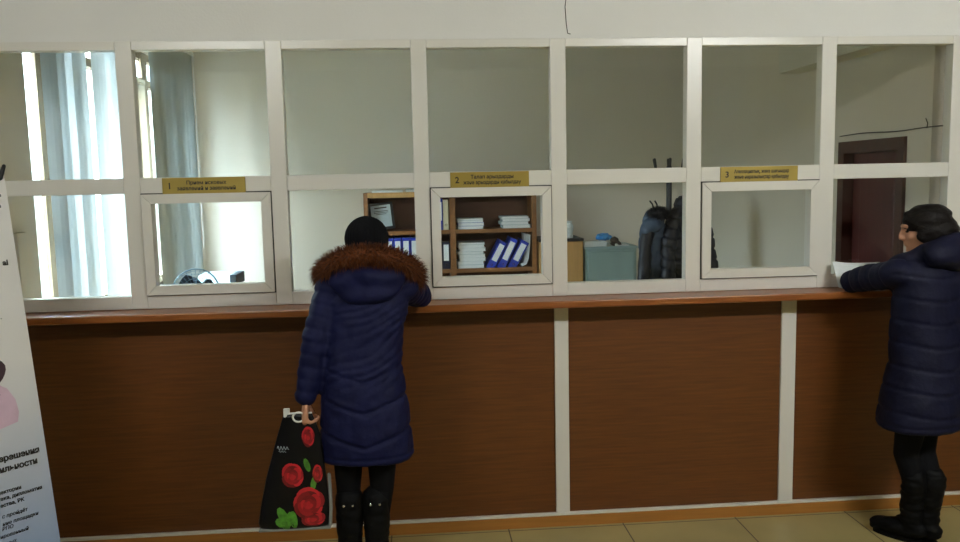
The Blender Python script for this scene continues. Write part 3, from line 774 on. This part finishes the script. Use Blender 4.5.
for z in np.linspace(.335, .83, 34):
    _, a, b_ = bag_y(-.55, z); ring = []
    n = 22
    for j in range(n+1):
        x = a+(b_-a)*(.5-.5*math.cos(PI*j/n)); ring.append((x, BY-bag_y(x, z)[0]-.002, z))
    for j in range(n-1, 0, -1):
        x = a+(b_-a)*(.5-.5*math.cos(PI*j/n)); ring.append((x, BY+bag_y(x, z)[0]+.002, z))
    rr.append(ring)
s.rings(rr); me = bpy.data.meshes.new('b'); s.bm.to_mesh(me); s.bm.free()
crease = lambda x, z: .0035*noise.noise(Vector((x*22, z*7, 1.3)))
for v in me.vertices:
    k = crease(v.co.x, v.co.z); v.co.y += k
link('film', me, M['bagblack'], bt, True)
def front(x, z, off): return Vector((x, BY-bag_y(x, z)[0]-.002+crease(x, z)-off, z))
def patch(s, poly, off):
    """flat printed shape following the bag front"""
    cx = sum(p[0] for p in poly)/len(poly); cz = sum(p[1] for p in poly)/len(poly)
    c = s.bm.verts.new(front(cx, cz, off)); mid = [s.bm.verts.new(front((x+cx)/2, (z+cz)/2, off)) for x, z in poly]; o = [s.bm.verts.new(front(x, z, off)) for x, z in poly]
    n = len(poly)
    for i in range(n):
        s.bm.faces.new((c, mid[i], mid[(i+1) % n])); s.bm.faces.new((mid[i], o[i], o[(i+1) % n], mid[(i+1) % n]))
def rose(s, cx, cz, r, rx=1.0, seed=0):
    rnd = random.Random(seed); off = .0022
    lay = [(1.0, .50, 7), (.72, .42, 6), (.46, .32, 5), (.24, .22, 4), (0, .16, 1)]
    for R, pr_, n in lay:
        for i in range(n):
            a = 2*PI*i/n+rnd.uniform(-.2, .2)+R*2; px_, pz_ = cx+math.cos(a)*R*r*.62*rx, cz+math.sin(a)*R*r*.62
            k = pr_*r*rnd.uniform(.9, 1.15)
            poly = []
            for j in range(12):
                q = 2*PI*j/12; ex = k*math.cos(q)*.72; ez = k*math.sin(q)*1.08
                poly.append((px_+(ex*math.cos(a)-ez*math.sin(a))*rx, pz_+ex*math.sin(a)+ez*math.cos(a)))
            patch(s, poly, off); off += .00028
for q in ((-.485, .452, .070, .95, 1), (-.548, .575, .053, .9, 2), (-.478, .735, .044, .62, 3), (-.445, .575, .040, .5, 5), (-.47, .385, .035, 1.4, 6)):
    s = MB(); rose(s, *q); s.build('rose_print', M['rose'], bt)['label'] = 'printed red rose'
for cx, cz, w, h, a in ((-.592, .40, .020, .045, .5), (-.575, .375, .018, .05, -.3), (-.55, .385, .016, .04, .1), (-.487, .615, .012, .03, .3), (-.463, .535, .012, .034, -.2), (-.60, .372, .02, .03, 1.0)):
    s = MB()
    patch(s, [(cx+w*math.cos(q)*math.cos(a)-h*math.sin(q)*math.sin(a), cz+w*math.cos(q)*math.sin(a)+h*math.sin(q)*math.cos(a)) for q in np.linspace(0, 2*PI, 10, endpoint=False)], .0016)
    s.build('leaf_print', M['leaf'], bt)['label'] = 'printed green leaf'
s = MB()   # small pale script below the handle
pt = [front(-.608+.048*u, .690+.009*math.sin(u*24)*(1-.4*u), .002) for u in np.linspace(0, 1, 40)]
s.tube(pt, .0013, 5); s.tube([front(-.602+.03*u, .676+.003*math.sin(u*18), .002) for u in np.linspace(0, 1, 18)], .001, 5)
s.build('script_print', M['folder'], bt)['label'] = 'small pale script'
s = MB()   # white reinforced handle
s.tube([(-.515+.024*math.cos(a), BY-.010, .818+.020*math.sin(a)) for a in np.linspace(0, 2*PI, 20, endpoint=False)], .0045, 8, closed=True)
s.box(-.578, -.552, BY-.009, BY+.006, .818, .855, .003, None); s.box(-.575, -.46, BY-.005, BY+.005, .826, .836, .003)
s.build('handle', M['white'], bt, False)['label'] = 'white handle'
s = MB(); s.box(-.70, -.40, BY-.03, BY+.03, .332, .342, .003); s.tube([(-.402, BY-.012, .345), (-.397, BY-.01, .42), (-.40, BY, .56)], .0075, 8)
s.build('edge_trim', mat('bag_edge', (128, 130, 128), .5), bt)['label'] = 'pale bottom seam and edge'

# ---- person at the right end of the counter
t = thing('person', 'person in a long dark navy hooded coat with black hair at the right end', 'person', (2.32, -.42, 0))
ang = Vector((-.45, .9, 0)).normalized(); lf = Vector((-ang.y, ang.x, 0))
tw = math.atan2(-ang.x, ang.y)
hc2 = Vector((2.362, -.385, 1.516)); R2 = frame_mat(Vector((-.93, .36, -.16)))
bx, by = 2.372, -.43
S2L = [Vector(p) for p in ((2.205, -.44, 1.318), (2.140, -.165, 1.252), (2.27, -.10, 1.245))]
S2R = [Vector(p) for p in ((2.515, -.36, 1.35), (2.57, -.19, 1.262), (2.40, -.11, 1.252))]
b = MB(); head(b, hc2, R2, .98)
b.tube([(2.365, -.425, 1.31), (2.37, -.40, 1.45)], [.060, .053], 16)
b.rings([ellring((bx+x, by+y, z), rx, ry, 28, tw) for x, y, z, rx, ry in ((0, 0, .70, .10, .08), (0, 0, .80, .155, .105), (0, 0, .92, .16, .11), (0, .01, 1.02, .13, .09), (0, .02, 1.14, .135, .09), (.003, .02, 1.26, .155, .095), (.004, .015, 1.33, .13, .075), (.006, .01, 1.385, .06, .055))])
b.tube(S2L, [.046, .038, .026], 14); b.tube(S2R, [.046, .038, .026], 14)
hand(b, S2L[2], Vector((.45, .55, -.05)), Vector((0, .2, -1)), -1, (.25, .35, .3))
hand(b, S2R[2], Vector((-.9, .3, 0)), Vector((0, .2, -1)), 1, (.25, .35, .3))
LG = {}
for q, (hx, hy), (fx, fy), fd in ((0, (2.295, -.45), (2.352, -.395), Vector((-.62, .78, 0))), (1, (2.395, -.40), (2.425, -.415), Vector((-.25, .97, 0)))):
    fd.normalize(); kx, ky = (hx*.5+fx*.5)-.01+.01*q, (hy*.5+fy*.5)+.03
    LG[q] = ([Vector((hx, hy, .80)), Vector((hx, hy, .58)), Vector((kx, ky, .44)), Vector((fx, fy-.02, .29)), Vector((fx, fy, .09))], fd)
    b.tube(LG[q][0], [.075, .062, .052, .048, .036], 16)
    f0 = Vector((fx, fy, 0)); b.tube([f0-fd*.01+Vector((0, 0, .062)), f0+fd*.07+Vector((0, 0, .052)), f0+fd*.13+Vector((0, 0, .046))], [.030, .031, .024], 12)
link('body', organic(b, .0062, 3), M['skin'], t, True)
for q in (1, -1):
    MB().ell(hc2+R2 @ Vector((.0735, q*.032, .004)), (.0085, .0080, .0055), R2, 12).build('eye', M['eye'], t, True)
    c0 = [hc2+R2 @ Vector((.0845-.5*abs(u)**2*.02, q*(.031+u*.018), .022-.004*u*u)) for u in (-1, -.5, 0, .5, 1)]
    MB().tube(c0, [.0012, .0018, .002, .0018, .0012], 6).build('eyebrow', M['hair'], t, True)
s = MB()
for q in (0, 1): s.tube(LG[q][0][:4], [.080, .066, .056, .051], 18)
link('leggings', organic(s, .008, 4), M['legging'], t, True)
for q in (0, 1):
    P, fd = LG[q]; f0 = Vector((P[4].x, P[4].y, 0)); bt = MB()
    bt.tube([P[3]+Vector((0, 0, .03)), P[3], f0+Vector((0, 0, .17)), f0+Vector((0, 0, .09))], [.062, .061, .052, .048], 18)
    bt.tube([f0-fd*.03+Vector((0, 0, .066)), f0+fd*.07+Vector((0, 0, .054)), f0+fd*.16+Vector((0, 0, .044))], [.044, .045, .034], 14)
    me = organic(bt, .007, 4); displace(me, lambda c: wrinkle(c*np.array([1, 1, 2.6]), 18, .008, 3+q)); bo = link('boot', me, M['leather'], t, True)
    so = MB(); sd = Vector((-fd.y, fd.x, 0)); ce = f0+fd*.06
    so.prism([tuple((ce+fd*(.116*math.cos(a))+sd*(.034*math.sin(a)))[:2]) for a in np.linspace(0, 2*PI, 24, endpoint=False)], 'z', 0, .02); so.build('sole', M['leather'], bo)
s = MB()
s.rings([ellring((bx+x, by+y, z), rx, ry, 36, tw) for x, y, z, rx, ry in ((-.030, -.02, .600, .222, .170), (-.030, -.02, .625, .230, .176), (-.020, -.015, .74, .218, .17), (-.004, -.01, .9, .192, .155), (0, 0, 1.02, .186, .148), (.002, .005, 1.12, .184, .142), (.003, .012, 1.22, .190, .140), (.004, .012, 1.30, .190, .130), (.005, .012, 1.36, .165, .11), (.006, .01, 1.41, .10, .085))])
s.tube(S2L, [.072, .056, .046], 18); s.tube(S2R, [.072, .066, .050], 18)
s.ell(S2L[0], (.08, .085, .065)); s.ell(S2R[0], (.08, .085, .065))
me = organic(s, .0075, 10)
def quilt2(c):
    dl, al = limb_param(c, S2L); dr, ar = limb_param(c, S2R); arm = np.minimum(dl, dr) < .08
    tor = -.005*seam(c[:, 2]+.012*np.sin(c[:, 0]*14), .105, .009); am = -.006*seam(np.where(dl < dr, al, ar), .075, .009)
    return np.where(arm, am, tor)-.006*np.exp(-((c[:, 2]-.63)/.006)**2)+wrinkle(c, 15, .005, 21)+wrinkle(c, 6, .008, 24)
displace(me, quilt2); link('coat', me, M['navy2'], t, True)
s = MB()
hb = Vector((2.42, -.50, 1.415))
s.ell(hb, (.165, .085, .085), Matrix.Rotation(tw, 3, 'Z') @ Matrix.Rotation(-.3, 3, 'X'))
s.tube([Vector((2.26, -.36, 1.345)), Vector((2.275, -.45, 1.385)), Vector((2.355, -.53, 1.435)), Vector((2.46, -.51, 1.465)), Vector((2.53, -.40, 1.445)), Vector((2.47, -.29, 1.38))], .048, 14)
me = organic(s, .0075, 8); displace(me, lambda c: wrinkle(c*np.array([.7, .7, 1.6]), 13, .012, 31)); link('hood', me, M['navy2'], t, True)
# hair gathered over the nape
s = MB()
E = lambda p, r: s.ell(hc2+R2 @ Vector(p), r, R2, 28)
E((-.022, 0, .040), (.108, .094, .078)); E((-.056, 0, -.02), (.092, .092, .084)); E((-.085, 0, -.02), (.064, .072, .066)); E((.040, 0, .078), (.034, .04, .022))
for q in (1, -1): E((-.008, q*.072, -.012), (.052, .022, .062))
me = organic(s, .006, 5)
displace(me, lambda c: wrinkle(c*np.array([1, 1, 2.2]), 22, .006, 41)); hr = link('hair', me, M['hair'], t, True)
# papers in front of that person
PT = Matrix.Translation((2.095, -.115, 1.2045)) @ Matrix.Rotation(math.radians(-8), 4, 'Z') @ Matrix.Rotation(math.radians(-32), 4, 'X')
for k, (dx, lb) in enumerate(((0, 'white paper sheet in front of the black haired person, front one of two'), (.012, 'white paper sheet in front of the black haired person, rear one of two'))):
    s = MB(); rs = []
    for i in range(9):
        u = i/8; bend = .012*math.sin(PI*u)-(.03*max(0, .3-u)/.3)
        rs.append([PT @ Vector((dx+.23*u, bend+.006*k, .0+.0)), PT @ Vector((dx+.23*u, bend+.006*k+.001, .0)), PT @ Vector((dx+.23*u, bend*.5+.006*k+.001, .150+.004*k)), PT @ Vector((dx+.23*u, bend*.5+.006*k, .150+.004*k))])
    s.rings(rs); tag(s.build('paper_sheet', M['paper']), lb, 'paper', 'papers held on the counter')

# ------------------------------------------------------------------ leaning banner on the left
bd = Vector((.656, .755, 0)); bn = Vector((-.755, .656, 0))   # along the banner, away from the viewer
LEAN = math.radians(8.6)
upv = bn*math.sin(LEAN)+Vector((0, 0, 1))*math.cos(LEAN)
B0 = Vector((-1.351, -.941, .03))                              # lower right corner
t = thing('stand_banner', 'white and pale blue printed display banner leaning back at the left edge', 'banner', (B0.x, B0.y, 0))
def bp(u, v, off=0): return B0-bd*u+upv*v-(bn*math.cos(LEAN)-Vector((0, 0, 1))*math.sin(LEAN))*off*1.0
BH, BW = 1.835, .80
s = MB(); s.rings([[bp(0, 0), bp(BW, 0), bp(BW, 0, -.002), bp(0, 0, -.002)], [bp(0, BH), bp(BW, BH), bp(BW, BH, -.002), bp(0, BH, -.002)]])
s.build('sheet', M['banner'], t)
s = MB()
for u, w in ((0, BW), (BW, 0)):
    s.tube([bp(u, -.02, -.012), bp(BW/2, BH*.5, -.05), bp(w, BH+.005, -.012)], .006, 8)
s.tube([bp(BW/2, BH*.55, -.05), Vector(((B0-bd*BW/2+bn*.60).x, (B0-bd*BW/2+bn*.60).y, .008))], .007, 8)
s.build('pole', M['chrome'], t, True)
for u in (.006, BW-.006):
    MB().tube([bp(u+.01, BH-.012, .0), bp(u-.012, BH+.035, -.004)], [.009, .007], 8).build('corner_cap', M['black'], t, True)
def btext(body, size, u, v, shear=0, wgt=.0006, m='ink', sp=1.0):
    me = text_mesh(body, size, 'RIGHT', sp, shear, wgt)
    X = bd; Y = upv; Z = X.cross(Y); T = Matrix((X, Y, Z)).transposed().to_4x4(); T.translation = bp(u, v, .0015)
    return (me, T)

rows = [('зрешения', .030, .025, .783, 0, .0012), ('ильности', .030, .038, .744, 0, .0012),
        ('лектории', .0185, .108, .664, 0, .0005), ('тека, дипломатия', .0185, .036, .641, 0, .0005), ('ества, РК', .0185, .105, .617, 0, .0005),
        ('с пройдёт', .0185, .100, .577, .25, .0001), ('ние площадки', .0185, .064, .550, .25, .0001), ('РПО', .0185, .156, .533, .25, .0001),
        ('ированный', .0185, .106, .507, .25, .0001), ('ных', .0185, .153, .479, .25, .0001),
        ('ai', .030, .034, 1.502, 0, .0012), ('е', .018, .022, 1.757, 0, .0004), ('а', .018, .028, 1.716, 0, .0004), ('.', .020, .086, 1.300, 0, .0006)]
s = MB(); s.bm.free(); s.bm = join_meshes([btext(w, z, u, v, sh, wg) for w, z, u, v, sh, wg in rows]); s.build('lettering', M['ink'], t)['label'] = 'dark printed words'
# printed picture: dark hair and a pink shirt of someone seen from behind
def bshape(poly, m, name, off=.0008, lb=None):
    s = MB(); s.bm.faces.new([s.bm.verts.new(bp(u, v, off)) for u, v in poly]); o = s.build(name, m, t)
    if lb: o['label'] = lb
circ = lambda cu, cv, ru, rv, n=20: [(cu+ru*math.cos(q)*(1+.06*math.sin(3*q)), cv+rv*math.sin(q)) for q in np.linspace(0, 2*PI, n, endpoint=False)]
bshape([(.30, 1.05), (.20, 1.07), (.14, 1.06), (.105, 1.035), (.082, .99), (.076, .94), (.085, .905), (.16, .89), (.30, .89)], mat('print_pink', (206, 176, 196), .45, .12, (9, 9, 9)), 'shirt_print', .0008, 'printed pink shirt')
bshape(circ(.165, 1.105, .066, .055), mat('print_hair', (52, 24, 36), .45), 'hair_print', .0012, 'printed dark hair')
bshape([(.22, .93), (.185, .98), (.13, 1.02), (.135, 1.012), (.178, .985), (.21, .93)], M['dkbrown'], 'line_print', .0016)

# ------------------------------------------------------------------ light
w = bpy.data.worlds.new('world'); sc.world = w; w.use_nodes = True
nt = w.node_tree; bg = nt.nodes['Background']
tc = nt.nodes.new('ShaderNodeTexCoord'); sp = nt.nodes.new('ShaderNodeSeparateXYZ'); rp = nt.nodes.new('ShaderNodeValToRGB')
mr = nt.nodes.new('ShaderNodeMapRange'); mr.inputs['From Min'].default_value = -1; mr.inputs['From Max'].default_value = 1
rp.color_ramp.elements[0].position = .49; rp.color_ramp.elements[0].color = (.012, .014, .014, 1)
e = rp.color_ramp.elements.new(.56); e.color = (.034, .042, .045, 1)
rp.color_ramp.elements[2].position = .86; rp.color_ramp.elements[2].color = (.68, .89, 1.0, 1)
nt.links.new(tc.outputs['Generated'], sp.inputs[0]); nt.links.new(sp.outputs['Z'], mr.inputs['Value'])
nt.links.new(mr.outputs[0], rp.inputs[0]); nt.links.new(rp.outputs[0], bg.inputs['Color'])
bg.inputs['Strength'].default_value = SKY
for k, wd in enumerate((W1, W2)):
    l = bpy.data.lights.new('window_portal', 'AREA'); l.shape = 'RECTANGLE'; l.size = wd[3]-wd[2]; l.size_y = wd[1]-wd[0]; l.cycles.is_portal = True
    o = bpy.data.objects.new('window_portal', l); C.objects.link(o); o.location = (XL-.24, (wd[0]+wd[1])/2, (wd[2]+wd[3])/2)
    o.rotation_euler = (0, -PI/2, 0)
# ceiling lamps of the hall and the office: fixtures with light under them
for k, (x, y, z, L) in enumerate(LAMPS):
    t = thing('ceiling_lamp', ['fluorescent tube lamp under the hall ceiling on the right', 'fluorescent tube lamp under the hall ceiling on the left'][k], 'lamp', (x, y, z), 'hall ceiling lamps')
    h = MB(); h.box(x-.56, x+.56, y-.04, y+.04, z+.075, z+.125, .008); h.box(x-.56, x-.53, y-.03, y+.03, z-.03, z+.08, .004); h.box(x+.53, x+.56, y-.03, y+.03, z-.03, z+.08, .004)
    h.box(x-.3, x-.28, y-.01, y+.01, z+.12, 3.3); h.box(x+.28, x+.3, y-.01, y+.01, z+.12, 3.3)
    h.build('housing', M['white'], t)
    MB().tube([(x-.53, y, z), (x+.53, y, z)], .05, 16, dome=False).build('tube', emit('tube_glow', (.97, 1, .97, 1), L), t, True)
sc.cycles.use_denoising = True
sc.cycles.max_bounces = 10; sc.cycles.diffuse_bounces = 5; sc.cycles.transparent_max_bounces = 24
sc.cycles.caustics_reflective = False; sc.cycles.caustics_refractive = False
sc.view_settings.view_transform = 'Standard'; sc.view_settings.look = 'None'; sc.view_settings.gamma = 1
sc.view_settings.use_curve_mapping = False
sc.view_settings.exposure = EXPO
